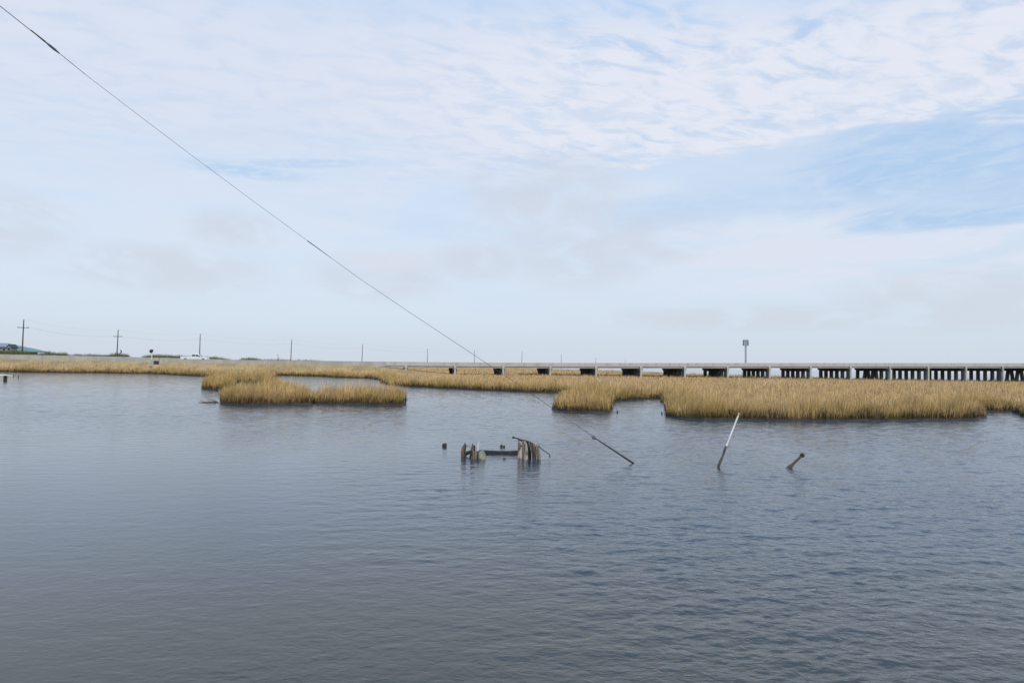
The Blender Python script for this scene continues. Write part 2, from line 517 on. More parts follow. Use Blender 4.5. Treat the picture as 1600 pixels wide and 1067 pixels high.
# ------------------------------------------------------------------ marsh outline (waterline traced on the ground plane)
def traced(pts, step=1.2, amp=0.45, seed=0, close=True):
    P = [Vector(p[:2]) if isinstance(p, Vector) else Vector(p) for p in pts]
    r = random.Random(seed)
    out = []
    L = len(P)
    for i in range(L if close else L - 1):
        a_, b_ = P[i], P[(i + 1) % L]
        d = b_ - a_
        dist = d.length
        st = max(step, 0.012 * min(a_.y, b_.y) * 2)
        k = max(1, int(dist / st)) if dist < 160 else 4
        nrm = Vector((-d.y, d.x)).normalized()
        for j in range(k):
            w = 0 if (j == 0) else (r.random() - .5) * 2 * min(amp, dist / k * .4)
            out.append(a_ + d * (j / k) + nrm * w)
    return np.array([(q.x, q.y) for q in out])


front_px = [(-260, 578.5), (-120, 579.5), (0, 580.6), (60, 582.0), (150, 582.5), (200, 583.3), (232, 583.5), (268, 585.5), (300, 587), (330, 588.6),
            (346, 591), (362, 596.5), (380, 598), (400, 598), (420, 596.5), (430, 590), (428, 586.3), (440, 586.6), (500, 588),
            (520, 589.5), (575, 591), (592, 593), (594, 598), (610, 601.5), (640, 604), (680, 606), (740, 609), (800, 611.5), (850, 613.2), (890, 613.2),
            (903, 613.5), (897, 618), (884, 624), (873, 631), (871, 641), (885, 643.2), (920, 644.5), (953, 644.8), (955, 635), (954, 628),
            (985, 625), (1010, 623.6), (1037, 622.5), (1041, 632), (1039, 642), (1040, 650), (1060, 653.5), (1100, 655.5), (1200, 657),
            (1300, 657.3), (1400, 656.5), (1500, 655.8), (1527, 654.6), (1531, 648), (1527, 642), (1560, 643), (1590, 642.3), (1594, 650),
            (1622, 652), (1700, 650), (1820, 648)]
front = [ground(*q) for q in front_px]
back = [(290, 170), (300, 225), (170, 203), (122, 210), (102, 222), (84, 250), (68, 310), (62, 420), (0, 560), (-60, 600), (-330, 600)]
marsh_poly = traced(list(front) + [Vector((x, y, 0)) for x, y in back], seed=3)
isl = {
    'near_left': [(344, 625), (345, 630.5), (380, 632.6), (430, 632.2), (487, 631.3), (489, 626.5), (470, 623), (447, 617), (437, 609), (427, 605), (416, 606), (410, 614), (395, 620), (365, 622)],
    'near_right': [(491, 627.5), (493, 630.5), (540, 631.3), (600, 632.3), (629, 632.8), (632, 628), (610, 625), (560, 624), (515, 624.5)],
    'far_left': [(317, 602.5), (317, 607.8), (335, 609.3), (358, 608.8), (367, 604), (360, 600.5), (335, 599.5)],
}
isl_poly = {k: traced([ground(*q) for q in v], step=.7, amp=.25, seed=11 + i) for i, (k, v) in enumerate(isl.items())}

EMB_X0, EMB_X1 = -38.0, -8.0


def emb_top(x):
    x = np.asarray(x, float)
    f = np.clip((EMB_X1 - x) / (EMB_X1 - EMB_X0), 0, 1)
    f = f * f * (3 - 2 * f)
    return 0.35 + (np.interp(x, _topx, _topz) - 1.02 - 0.35) * f


def ground_z(x, y):
    """height of the land: the flat marsh, or the slope up to the road"""
    s = (y - (167 + .17 * x)) * RN.y          # offset from the near rail
    top = emb_top(x)
    d = np.where(s < 0, -s, np.maximum(s - 14.0, 0))
    return np.maximum(0.13, top - d * 0.55)


def inside(poly, x, y):
    c_ = np.zeros(x.shape, bool)
    for i in range(len(poly)):
        x0, y0 = poly[i - 1]; x1, y1 = poly[i]
        if y0 == y1: continue
        k = ((y0 > y) != (y1 > y)) & (x < (x1 - x0) * (y - y0) / (y1 - y0) + x0)
        c_ ^= k
    return c_


def edge_dist(poly, x, y):
    d = np.full(x.shape, 1e9)
    for i in range(len(poly)):
        a_ = poly[i - 1]; e = poly[i] - a_
        L2 = e @ e
        if L2 < 1e-9: continue
        t = np.clip(((x - a_[0]) * e[0] + (y - a_[1]) * e[1]) / L2, 0, 1)
        d = np.minimum(d, (x - a_[0] - t * e[0]) ** 2 + (y - a_[1] - t * e[1]) ** 2)
    return np.sqrt(d)


def in_view(x, y, margin=230):
    u = x / np.maximum(y, 1) * F_PX
    return np.abs(u) < 800 + margin


def blades(name, x, y, z, h, w, c0, c1, material, lean=0.22, parent=None, segs=3):
    """one mesh of many bent, tapering leaves; colour runs from c0 at the stem to c1 at the tip"""
    n_ = len(x)
    th = rng.uniform(0, 2 * np.pi, n_)                 # facing
    la = rng.normal(0.5, 1.5, n_)                      # lean direction, mostly downwind
    lm = np.abs(rng.normal(0, lean, n_)) + 0.04
    lx, ly = np.cos(la) * lm * h, np.sin(la) * lm * h
    wx, wy = np.cos(th) * w * .5, np.sin(th) * w * .5
    ts = [0.0, 0.38, 0.74, 1.0] if segs == 3 else [0.0, 0.55, 1.0]
    nv = 2 * (len(ts) - 1) + 1
    V = np.zeros((n_, nv, 3), np.float32); C = np.ones((n_, nv, 4), np.float32)
    for i, t in enumerate(ts):
        bx, by = x + lx * t ** 1.8, y + ly * t ** 1.8
        bz = z + h * (t - 0.18 * lm * t * t)
        k = 1.0 - 0.62 * t
        ct = c0 + (c1 - c0) * (t ** 1.15)
        if i < len(ts) - 1:
            V[:, 2 * i, 0] = bx - wx * k; V[:, 2 * i, 1] = by - wy * k; V[:, 2 * i, 2] = bz
            V[:, 2 * i + 1, 0] = bx + wx * k; V[:, 2 * i + 1, 1] = by + wy * k; V[:, 2 * i + 1, 2] = bz
            C[:, 2 * i, :3] = ct; C[:, 2 * i + 1, :3] = ct
        else:
            V[:, 2 * i, 0] = bx; V[:, 2 * i, 1] = by; V[:, 2 * i, 2] = bz
            C[:, 2 * i, :3] = ct
    base = (np.arange(n_) * nv)[:, None]
    quads = []
    for i in range(len(ts) - 2):
        quads.append(base + np.array([2 * i, 2 * i + 1, 2 * i + 3, 2 * i + 2]))
    q = np.concatenate(quads, 1).reshape(n_, -1)
    tri = base + np.array([nv - 3, nv - 2, nv - 1])
    loops = np.concatenate([q, tri], 1).astype(np.int32).ravel()
    per = [4] * (len(ts) - 2) + [3]
    sizes = np.tile(np.array(per, np.int32), n_)
    starts = np.concatenate([[0], np.cumsum(sizes)[:-1]]).astype(np.int32)
    me = bpy.data.meshes.new(name)
    V = V.reshape(-1, 3)
    if parent is not None:
        V = V - np.array(parent.location, np.float32)
    me.vertices.add(len(V)); me.vertices.foreach_set('co', V.ravel())
    me.loops.add(len(loops)); me.loops.foreach_set('vertex_index', loops)
    me.polygons.add(len(sizes)); me.polygons.foreach_set('loop_start', starts)
    try:
        me.polygons.foreach_set('loop_total', sizes)
    except Exception:
        pass
    ca = me.color_attributes.new('blade', 'FLOAT_COLOR', 'POINT')
    ca.data.foreach_set('color', C.reshape(-1).astype(np.float32))
    me.update(calc_edges=True)
    me.materials.append(material)
    ob = bpy.data.objects.new(name, me)
    col.objects.link(ob)
    if parent is not None: ob.parent = parent
    return ob


def sample(poly, y0, y1, x0, x1, n_fn, cell=1.0, clip_view=True):
    """random points in poly with local density n_fn(x, y, edge distance) per m2"""
    xs, ys = np.meshgrid(np.arange(x0, x1, cell), np.arange(y0, y1, cell))
    xs = xs.ravel() + cell / 2; ys = ys.ravel() + cell / 2
    if clip_view:
        k = in_view(xs, ys); xs, ys = xs[k], ys[k]
    d = edge_dist(poly, xs, ys)
    k = inside(poly, xs, ys) | (d < cell)
    xs, ys, d = xs[k], ys[k], d[k]
    lam = n_fn(xs, ys, d) * cell * cell
    cnt = rng.poisson(lam)
    X = np.repeat(xs, cnt) + rng.uniform(-cell / 2, cell / 2, cnt.sum())
    Y = np.repeat(ys, cnt) + rng.uniform(-cell / 2, cell / 2, cnt.sum())
    k = inside(poly, X, Y)
    return X[k], Y[k]


STRAW = np.array([0.93, 0.61, 0.29]); PINK = np.array([0.94, 0.66, 0.41]); OLIVE = np.array([0.44, 0.295, 0.080])
GREEN = np.array([0.165, 0.165, 0.045]); BROWN = np.array([0.17, 0.115, 0.062])


def grass_colours(x, y, d, green_edge):
    """cordgrass: green stems by the water's edge, cured straw inland"""
    n_ = len(x)
    g = np.clip(green_edge * np.exp(-(d / 3.6) ** 1.6) + 0.55 * (vn(x, y, 14, 5) - .5) + 0.6 * (vn(x, y, 4, 6) - .5) * np.exp(-d / 8.0), 0, 1)[:, None]
    pk = np.clip(1.6 * (vn(x, y, 30, 8) - .45), 0, 1)[:, None] * (1 - g)
    r = rng.uniform(0, 1, n_)[:, None]
    tip = STRAW * (1 - pk) + PINK * pk
    tip = tip * (1 - .75 * g) + OLIVE * 1.3 * .75 * g
    stem = OLIVE * (0.30 + 0.1 * r) + GREEN * .45
    stem = stem * g + (STRAW * .55 + OLIVE * .3) * (1 - g)
    bp = np.clip(2.2 * (vn(x, y, 5.5, 15) - .55), 0, .75)[:, None]
    tip = tip * (1 - bp) + np.array([.50, .31, .15]) * bp
    dead = (rng.uniform(0, 1, n_) < 0.18)[:, None]
    tip = np.where(dead, BROWN * 1.5, tip); stem = np.where(dead, BROWN, stem)
    v = (rng.uniform(0.72, 1.25, n_) * (0.80 + .40 * vn(x, y, 2.6, 9)))[:, None]
    return stem * v, tip * v


def bank(name, poly, parent=None, top=0.11):
    """mud under the grass: an undercut lip with a sloping skirt below the water"""
    n_ = len(poly)
    cx, cy = poly.mean(0)
    ctr = poly
    vs = [(x, y, top) for x, y in poly]
    b = MB()
    lo = [(x, y, 0.03) for x, y in poly]
    # skirt pushed outward along the outline's normal
    nx = np.roll(poly, -1, 0) - np.roll(poly, 1, 0)
    nl = np.linalg.norm(nx, axis=1, keepdims=True); nl[nl == 0] = 1
    nx = nx / nl
    area = 0.5 * np.sum(poly[:, 0] * np.roll(poly[:, 1], -1) - np.roll(poly[:, 0], -1) * poly[:, 1])
    sg = 1 if area > 0 else -1
    outw = np.stack([nx[:, 1], -nx[:, 0]], 1) * sg
    sk = poly + outw * 0.28
    b.v = vs + lo + [(x, y, -0.25) for x, y in sk]
    b.f = [tuple(range(n_))]
    for k in range(n_):
        k2 = (k + 1) % n_
        b.f.append((k, n_ + k, n_ + k2, k2))
        b.f.append((n_ + k, 2 * n_ + k, 2 * n_ + k2, n_ + k2))
    return b.build(name, M['mud'], parent)


# main marsh: mud, road slope, grass
tag(bank('marsh_ground', marsh_poly), kind='structure')
emb = MB()
secs = []
for x in np.concatenate([np.arange(-420, -60, 24), np.arange(-60, 14, 3)]):
    t = float(emb_top(x)); run = max((t - 0.12) / 0.55, .3)
    ring = [road_pt(x, -run, 0.08), road_pt(x, 0, t), road_pt(x, 14, t), road_pt(x, 14 + run, 0.08), road_pt(x, 14 + run, -.3), road_pt(x, -run, -.3)]
    secs.append(ring)
emb.sweep(secs)
tag(emb.build('road_embankment', M['soil']), kind='structure')


def near_density(x, y, d):
    w = np.maximum(.018, y * .00048)
    return (np.exp(-d / 1.1) * 4.4 + 1.0) / w


def foot_shade(name, poly, x, y, z, parent=None):
    """short dark brown leaves painting in the shade between the stems along the water"""
    d = edge_dist(poly, x, y)
    k = (d < 2.0)
    x, y = x[k], y[k]
    n_ = len(x)
    w = np.maximum(.03, y * .0008) * rng.uniform(.7, 1.4, n_)
    c = np.array([.075, .052, .031]) * rng.uniform(.5, 1.7, n_)[:, None]
    h = rng.uniform(.15, .60, n_) * (.55 + .9 * vn(x, y, 2.5, 91))
    return blades(name, x, y, z[k] - .06, h, w, c * .8, c, M['grass'], lean=.45, parent=parent, segs=2)


def grass_field(name, poly, y0, y1, x0, x1, label, dens, hmean=1.0, seed=1, green=0.80, cell=1.0):
    X, Y = sample(poly, y0, y1, x0, x1, dens, cell)
    # keep the road itself bare
    s = (Y - (167 + .17 * X)) * RN.y
    k = ~((s > -0.4) & (s < 15.0) & (X < 2))
    X, Y = X[k], Y[k]
    d = edge_dist(poly, X, Y)
    w = np.maximum(.018, Y * .00048) * rng.uniform(.7, 1.3, len(X))
    h = hmean * (0.70 + 0.42 * vn(X, Y, 7, seed) + 0.25 * (vn(X, Y, 2.2, seed + 1) - .5)) * rng.triangular(.40, .90, 1.40, len(X))
    h *= np.clip(.62 + d * .5, .62, 1.0) * (0.66 + 0.46 * np.exp(-((d - 1.8) / 2.6) ** 2)) * (0.72 + .56 * vn(X, Y, 3.4, seed + 3))
    s = (Y - (167 + .17 * X)) * RN.y
    # the verge by the road is short
    h *= np.where((s < 0) & (X < 0), np.clip(0.55 + (-s - 1.0) * .09, .55, 1), 1)
    stray = rng.uniform(0, 1, len(X)) < .06
    h = np.where(stray, h * rng.uniform(1.15, 1.5, len(X)), h)
    c0, c1 = grass_colours(X, Y, d, green)
    z = ground_z(X, Y) - .03
    ob = blades(name, X, Y, z, h, w, c0, c1, M['grass'], lean=.24, segs=3 if y1 < 90 else 2)
    print(name, len(X))
    if y1 < 300:
        tag(foot_shade('shade_leaves', poly, X, Y, z), 'dark leaves painting the shade along the ' + ('near' if y1 < 90 else 'far') + ' foot of the marsh grass', 'foot_shade', kind='stuff')
    return tag(ob, label, 'marsh grass', kind='stuff')


def far_density(x, y, d):
    w = y * .0009
    return (np.exp(-d / 2.5) * 1.5 + 0.40) / w


grass_field('marsh_grass', marsh_poly, 36, 70, -10, 74, 'golden cordgrass growing along the near water edge of the marsh', near_density, seed=21)
grass_field('marsh_grass', marsh_poly, 70, 190, -180, 190, 'straw coloured cordgrass covering the flat marsh in front of the bridge', lambda x, y, d: near_density(x, y, d) * .8, hmean=1.1, seed=31, cell=2.0)
grass_field('marsh_grass', marsh_poly, 190, 565, -90, 225, 'distant straw coloured cordgrass on the marsh beyond the bridge', far_density, hmean=1.05, seed=41, cell=4.0)

for key, label in (('near_left', 'long green-gold marsh grass island with a taller tuft at its back'),
                   ('near_right', 'low oblong green-gold marsh grass island, free of the shore on all sides'),
                   ('far_left', 'small round marsh grass island just behind the driftwood branch')):
    poly = isl_poly[key]
    c_ = poly.mean(0)
    root = empty('grass_island', (c_[0], c_[1], 0), label, 'grass island', 'small grass islands in the open water')
    bank('mud_bank', poly, root)
    X, Y = sample(poly, poly[:, 1].min() - 1, poly[:, 1].max() + 1, poly[:, 0].min() - 1, poly[:, 0].max() + 1,
                  lambda x, y, d: near_density(x, y, d) * 1.25, .5)
    d = edge_dist(poly, X, Y)
    w = np.maximum(.018, Y * .00048) * rng.uniform(.7, 1.3, len(X))
    h = 1.20 * (0.66 + 0.54 * vn(X, Y, 3.6, 77) + .4 * (vn(X, Y, 1.6, 78) - .5)) * rng.triangular(.40, .92, 1.38, len(X)) * np.clip(.66 + d * .45, .66, 1)
    stray = rng.uniform(0, 1, len(X)) < .06
    h = np.where(stray, h * rng.uniform(1.15, 1.5, len(X)), h)
    c0, c1 = grass_colours(X, Y, d, 0.85)
    g = blades('grass', X, Y, np.full(len(X), .08), h, w, c0, c1, M['grass'], lean=.26, parent=root)
    tag(g, kind='stuff')
    tag(foot_shade('shade_leaves', poly, X, Y, np.full(len(X), .1), root), kind='stuff')
    print(key, len(X))

# ------------------------------------------------------------------ trestle bridge and road
# pavement of the road on land
pav = MB()
secs = []
for x in np.concatenate([np.arange(-420, -40, 20), [-32]]):
    z = rail_z(x) - .86 - .14 * min(1, max(0, (x + 75) / 30))
    secs.append([road_pt(x, .55, z), road_pt(x, 13.6, z), road_pt(x, 13.6, z - .12), road_pt(x, .55, z - .12)])
pav.sweep(secs)
tag(pav.build('road', M['asphalt']), kind='structure')

AB_X = -30.0
bridge = empty('trestle_bridge', road_pt(AB_X, 7, 0), 'long low concrete trestle bridge on rows of dark piles above the marsh', 'bridge')
xs_b = [AB_X + .2] + [-25.15 + 11.56 * i for i in range(0, 20)]


def ribbon(name, o0, o1, z0, z1, mt, xs=None, parent=bridge, bevel=0):
    mb = MB(); secs = []
    for x in (xs or xs_b):
        z = rail_z(x)
        secs.append([road_pt(x, o0, z + z1), road_pt(x, o1, z + z1), road_pt(x, o1, z + z0), road_pt(x, o0, z + z0)])
    mb.sweep(secs)
    return mb.build(name, mt, parent)


ribbon('deck', -.05, 14.1, -.98, -.78, M['concrete'])
for k, o in enumerate((0.0, 13.70)):
    # safety-shape parapet, one piece per side
    mb = MB(); secs = []
    for x in xs_b:
        z = rail_z(x); s = 1 if k == 0 else -1; e = o if k == 0 else o + .35
        prof = [(0, 0), (.16, 0), (.20, -.45), (.36, -.62), (.36, -.777), (0, -.777)]
        secs.append([road_pt(x, e + s * a_, z + b_) for a_, b_ in prof])
    mb.sweep(secs)
    mb.build('parapet', M['concrete_rail'], bridge)
for o in (0.12, 3.3, 6.5, 9.7, 13.4):
    ribbon('girder', o, o + .45, -1.36, -.983, M['concrete'])
bent_x = [-25.16 + 11.56 * i for i in range(0, 16)]
for i, x in enumerate(bent_x):
    zc_ = rail_z(x) - 1.363
    cap = MB()
    A, B = road_pt(x, .05, 0), road_pt(x, 13.75, 0)
    hw = RD * .5
    rings = []
    for q, h_ in ((A, .42), (A + RN * 1.1, .90), (B - RN * 1.1, .90), (B, .42)):
        rings.append([q - hw + Vector((0, 0, zc_)), q + hw + Vector((0, 0, zc_)), q + hw + Vector((0, 0, zc_ - h_)), q - hw + Vector((0, 0, zc_ - h_))])
    cap.sweep(rings)
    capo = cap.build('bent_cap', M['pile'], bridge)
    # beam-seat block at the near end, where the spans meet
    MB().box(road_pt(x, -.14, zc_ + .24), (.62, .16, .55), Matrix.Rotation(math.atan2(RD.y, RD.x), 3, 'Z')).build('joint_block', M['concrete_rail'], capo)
    MB().box(road_pt(x, -.12, (zc_ - .08 - 1.0) / 2), (.42, .30, zc_ - .08 + 1.0), Matrix.Rotation(math.atan2(RD.y, RD.x), 3, 'Z')).build('lit_pile_face', M['concrete_rail'], capo)  # added pale post standing in for the sunlit face of the outer pile
    batter = (i % 4 == 3)
    offs = np.linspace(.9, 12.9, 6)
    specs = [(o, 0.0) for o in offs]
    if batter:
        specs = [(.9, 0), (3.2, 0), (5.4, -.16), (6.5, .16), (8.6, -.16), (9.7, .16), (12.9, 0.05)]
    for o, sl in specs:
        zt = zc_ - (.84 if o > 1.2 and o < 12.6 else .60)
        top_ = road_pt(x, o, zt); H = zt + 1.2
        bot = road_pt(x, o + sl * H, -1.2)
        pl = MB(); rings = []
        for q, e in ((bot, .37), (top_, .37)):
            c4 = []
            for sx, sy in ((-1, -1), (1, -1), (1, 1), (-1, 1)):
                ch = .05
                c4 += [q + RD * (sx * e) + RN * (sy * (e - ch)), q + RD * (sx * (e - ch)) + RN * (sy * e)] if sx * sy > 0 else \
                      [q + RD * (sx * (e - ch)) + RN * (sy * e), q + RD * (sx * e) + RN * (sy * (e - ch))]
            rings.append(c4)
        pl.sweep(rings)
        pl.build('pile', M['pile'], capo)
# abutment wall closing the embankment under the first span
ab = MB().box(road_pt(AB_X - .4, 7, rail_z(AB_X) - 2.0), (1.2, 13.6, 2.0), Matrix.Rotation(math.atan2(RD.y, RD.x), 3, 'Z'))
ab.build('abutment', M['concrete'], bridge)

# concrete barrier walls along the road on land
wx = list(np.concatenate([np.arange(-420, -40, 20), [AB_X + .195]]))
for o, s, label in ((0.0, 1, 'long pale concrete barrier wall on the water side of the road'), (14.05, -1, 'concrete barrier wall on the far side of the road, behind the pickup')):
    mb = MB(); secs = []
    prof = [(0, 0), (.16, 0), (.20, -.45), (.36, -.62), (.36, -1.25), (0, -1.25)]
    for x in wx:
        z = rail_z(x) + (-.20 * min(1, max(0, (-48 - x) / 25)) if s > 0 else .04 - .35 * min(1, max(0, (x + 75) / 30)))
        secs.append([road_pt(x, o + s * a_, z + b_) for a_, b_ in prof])
    mb.sweep(secs)
    tag(mb.build('barrier_wall', M['concrete_wall']), label, 'barrier')

# ------------------------------------------------------------------ white pickup
TY = 159.0
tl, tr = at(288.5, 560, TY), at(328.5, 560, TY)
tc_ = (tl + tr) / 2
tz = rail_z(tc_.x) - .84
cx = tc_.x
q = road_pt(cx, 5.2, tz)
truck = empty('pickup_truck', q, 'white crew cab pickup truck driving along the road behind the concrete barrier', 'truck', rz=math.atan2(RD.y, RD.x))
TL = 5.9


def slab(prof, hw, top_in=0.0, zsplit=1.1):
    """side profile extruded across the truck, leaning in above zsplit"""
    b_ = MB(); n_ = len(prof)
    for sgn in (-1, 1):
        for x, z in prof:
            y = hw - (top_in * max(0, z - zsplit))
            b_.v.append((x, sgn * y, z))
    b_.f = [tuple(range(n_)), tuple(n_ + i for i in reversed(range(n_)))] + [(i, (i + 1) % n_, n_ + (i + 1) % n_, n_ + i) for i in range(n_)]
    return b_


bodyp = [(-2.95, .55), (-2.95, 1.22), (-2.90, 1.28), (-.62, 1.28), (1.45, 1.28), (2.55, 1.20), (2.88, 1.08), (2.95, .85), (2.95, .5),
         (2.42, .5), (2.30, .78), (2.0, .92), (1.7, .78), (1.58, .5), (-1.45, .5), (-1.57, .78), (-1.87, .92), (-2.17, .78), (-2.3, .5)]
slab(bodyp, .98).build('body', M['white'], truck, local=True, bevel=.03)
cabp = [(-.66, 1.283), (-.60, 1.80), (-.48, 1.88), (.72, 1.90), (.90, 1.84), (1.62, 1.283)]
slab(cabp, .93, .16).build('cab', M['white'], truck, local=True, bevel=.03)
for sgn in (-1, 1):
    for prof in ([(-.50, 1.34), (-.46, 1.74), (.22, 1.76), (.22, 1.34)], [(.34, 1.34), (.34, 1.76), (.76, 1.76), (1.30, 1.34)]):
        b_ = MB()
        for e in (.0, .012):
            for x, z in prof:
                b_.v.append((x, sgn * (.93 - .16 * (z - 1.1) - .004 + e), z))
        b_.f = [(0, 1, 2, 3), (7, 6, 5, 4)] + [(k, (k + 1) % 4, 4 + (k + 1) % 4, 4 + k) for k in range(4)]
        b_.build('side_window', M['glass'], truck, local=True)
MB().add([(1.60, -.80, 1.30), (1.60, .80, 1.30), (.96, .72, 1.81), (.96, -.72, 1.81), (1.63, -.80, 1.31), (1.63, .80, 1.31), (.99, .72, 1.82), (.99, -.72, 1.82)],
         [(0, 1, 2, 3), (7, 6, 5, 4), (0, 4, 5, 1), (1, 5, 6, 2), (2, 6, 7, 3), (3, 7, 4, 0)]).build('windshield', M['glass'], truck, local=True)
MB().box((3.0, 0, .62), (.14, 1.9, .22)).build('front_bumper', M['chrome'], truck, local=True, bevel=.03)
MB().box((-3.0, 0, .60), (.14, 1.8, .2)).build('rear_bumper', M['chrome'], truck, local=True, bevel=.03)
for sgn in (-1, 1):
    MB().box((2.90, sgn * .76, .98), (.12, .34, .2)).build('headlight', M['chrome'], truck, local=True)
    MB().box((-2.93, sgn * .90, 1.02), (.07, .14, .4)).build('taillight', M['red'], truck, local=True)
    MB().box((1.28, sgn * 1.05, 1.38), (.12, .18, .2)).build('mirror', M['black'], truck, local=True)
    for x in (2.0, -1.87):
        w_ = MB().tube([(x, sgn * .72, .40), (x, sgn * .97, .40)], .40, 20).build('wheel', M['black'], truck, local=True)
        MB().tube([(x, sgn * .95, .40), (x, sgn * .985, .40)], .24, 14).build('rim', M['chrome'], w_, local=True)

# ------------------------------------------------------------------ utility poles and their line behind the road
pole_px = [(36.5, 500, 178), (183.8, 516, 216), (313, 522, 258), (455, 531, 308), (566, 538, 366), (668, 545, 430), (741.5, 547.5, 487), (815.5, 549, 550),
           (877, 554, 622), (931, 558.5, 700), (977, 562, 790)]
pole_lab = ['tallest utility pole with crossarm, standing in front of the green-roofed house',
            'utility pole with crossarm between the tallest pole and the road gap',
            'bare utility pole rising directly behind the white pickup truck',
            'bare utility pole above the dark low shrubs, first right of the pickup pole',
            'fifth utility pole from the left, alone in open sky behind the road',
            'sixth utility pole from the left, where the bridge deck starts',
            'utility pole crossed by the slanting guy wire above the bridge deck',
            'eighth utility pole from the left, just right of the guy wire crossing',
            'small ninth utility pole from the left behind the bridge rail',
            'tiny tenth utility pole from the left behind the bridge rail',
            'tiniest utility pole, farthest right end of the line behind the bridge']
PH = 13.0
poles = []
proto = None
for i, (px, py, Y) in enumerate(pole_px):
    t = at(px, py, Y)
    arm = i < 2
    if i == 0 or i == 2:
        root = empty('utility_pole', (t.x, t.y, t.z - PH), pole_lab[i], 'utility pole', 'utility poles behind the road')
        MB().tube([(0, 0, -1.5), (0, 0, PH * .5), (0, 0, PH)], [.20, .17, .125], 10).build('pole', M['pole'], root, local=True, smooth=True)
        MB().tube([(0, 0, PH), (0, 0, PH + .28)], [.06, .045], 8).build('insulator', M['insul'], root, local=True)
        if arm:
            MB().box((0, -.16, PH - 2.0), (2.5, .11, .14)).build('crossarm', M['pole'], root, local=True)
            for s in (-1.1, 1.1):
                MB().tube([(s, -.16, PH - 1.93), (s, -.16, PH - 1.68)], [.055, .04], 8).build('insulator', M['insul'], root, local=True)
        else:
            MB().tube([(.13, 0, PH - 1.9), (.38, 0, PH - 1.82)], .045, 8).build('insulator', M['insul'], root, local=True)
        protoN = root
        if arm: proto = root
    else:
        root = copy_tree(proto if arm else protoN)
        root.location = (t.x, t.y, t.z - PH)
        root['label'] = pole_lab[i]
    # poles stand a touch out of plumb
    root.rotation_euler = (0, R(random.uniform(-.5, 1.0)), R(20))
    poles.append(t)
span_name = ['the two crossarm poles', 'the second crossarm pole and the pickup pole', 'the third and fourth poles', 'the fourth and fifth poles', 'the fifth and sixth poles', 'the sixth and seventh poles']
for i in range(6):
    for k, (dx_, dz_, nm) in enumerate(((0, .25, 'upper'), (.9, -1.75, 'lower'))):
        a_, b_ = poles[i] + Vector((dx_, -.2, dz_)), poles[i + 1] + Vector((dx_ if i == 0 else .38, -.1, dz_))
        L = 16; sag = 1.1
        pts = [a_.lerp(b_, j / L) - Vector((0, 0, sag * 4 * (j / L) * (1 - j / L))) for j in range(L + 1)]
        o = MB().tube(pts, .012 if k else .007, 5).build('power_line', M['wire'])
        tag(o, f'{nm} thin wire strung between {span_name[i]}', 'power line', 'power lines behind the road')

# ------------------------------------------------------------------ houses far left
def P(px, py, Y): return at(px, py, Y)


Yh = 236.0
def house(name, label, x0, x1, xr0, xr1, y_ridge, y_eave, Y, depth, roofm, wallm, base_z=1.2, inset=1.0):
    e0, e1 = P(x0, y_eave, Y), P(x1, y_eave, Y)
    zr = P((x0 + x1) / 2, y_ridge, Y).z
    ze = e1.z
    r0, r1 = P(xr0, y_ridge, Y).x, P(xr1, y_ridge, Y).x
    root = empty(name, ((e0.x + e1.x) / 2, Y, base_z), label, 'house')
    mb = MB()
    a_ = [(e0.x, Y, ze), (e1.x, Y, ze), (e1.x, Y + depth, ze), (e0.x, Y + depth, ze)]
    lo = [(x, y, z - .22) for x, y, z in a_]
    rg = [(r0, Y + depth * .5, zr), (r1, Y + depth * .5, zr)]
    mb.add(lo + a_ + rg, [(3, 2, 1, 0), (0, 1, 5, 4), (1, 2, 6, 5), (2, 3, 7, 6), (3, 0, 4, 7), (4, 5, 9, 8), (6, 7, 8, 9), (5, 6, 9), (7, 4, 8)])
    mb.build('roof', roofm, root)
    return root, e0.x, e1.x, ze


g, gx0, gx1, gze = house('green_roof_house', 'low house with a green hipped metal roof and open porch at its right end', 4, 50.5, 20, 33, 542.6, 549.3, Yh, 9.0, M['greenroof'], M['siding'])
MB().box(((gx0 + gx1) / 2 - 1.6, Yh + 4.5, (gze - .22 + 1.0) / 2 + .0), (gx1 - gx0 - 4.6, 7.4, gze - .224 - 1.0)).build('wall', M['greyroof'], g)
for x in (gx1 - .35, gx1 - 2.2):
    MB().box((x, Yh + .5, (gze - .222 + .6) / 2), (.16, .16, gze - .222 - .6)).build('porch_post', M['darkroof'], g)
for x in (gx0 + 1.8, gx0 + 3.6, gx0 + 5.2):
    fr = MB().box((x, Yh + .76, gze - 1.15), (.95, .1, 1.1)).build('window', M['white'], g)
    MB().box((x, Yh + .70, gze - 1.15), (.8, .04, .95)).build('pane', M['glass'], fr)
h2, hx0, hx1, hze = house('grey_roof_house', 'taller house with a pale grey roof cut by the left edge of the photo', -38, 11.5, -22, -4, 535.2, 541.6, Yh + 22, 11.0, M['greyroof'], M['siding'])
MB().box(((hx0 + hx1) / 2, Yh + 22 + 5.5, (hze - .22 + 1.0) / 2), (hx1 - hx0 - 1.4, 9.4, hze - .224 - 1.0)).build('wall', M['siding'], h2)
for x in (hx1 - 1.7, hx1 - 4.2, hx1 - 6.6):
    fr = MB().box((x, Yh + 22 + .76, hze - 1.3), (1.1, .1, 1.3)).build('window', M['white'], h2)
    MB().box((x, Yh + 22 + .70, hze - 1.3), (.92, .04, 1.12)).build('pane', M['glass'], fr)
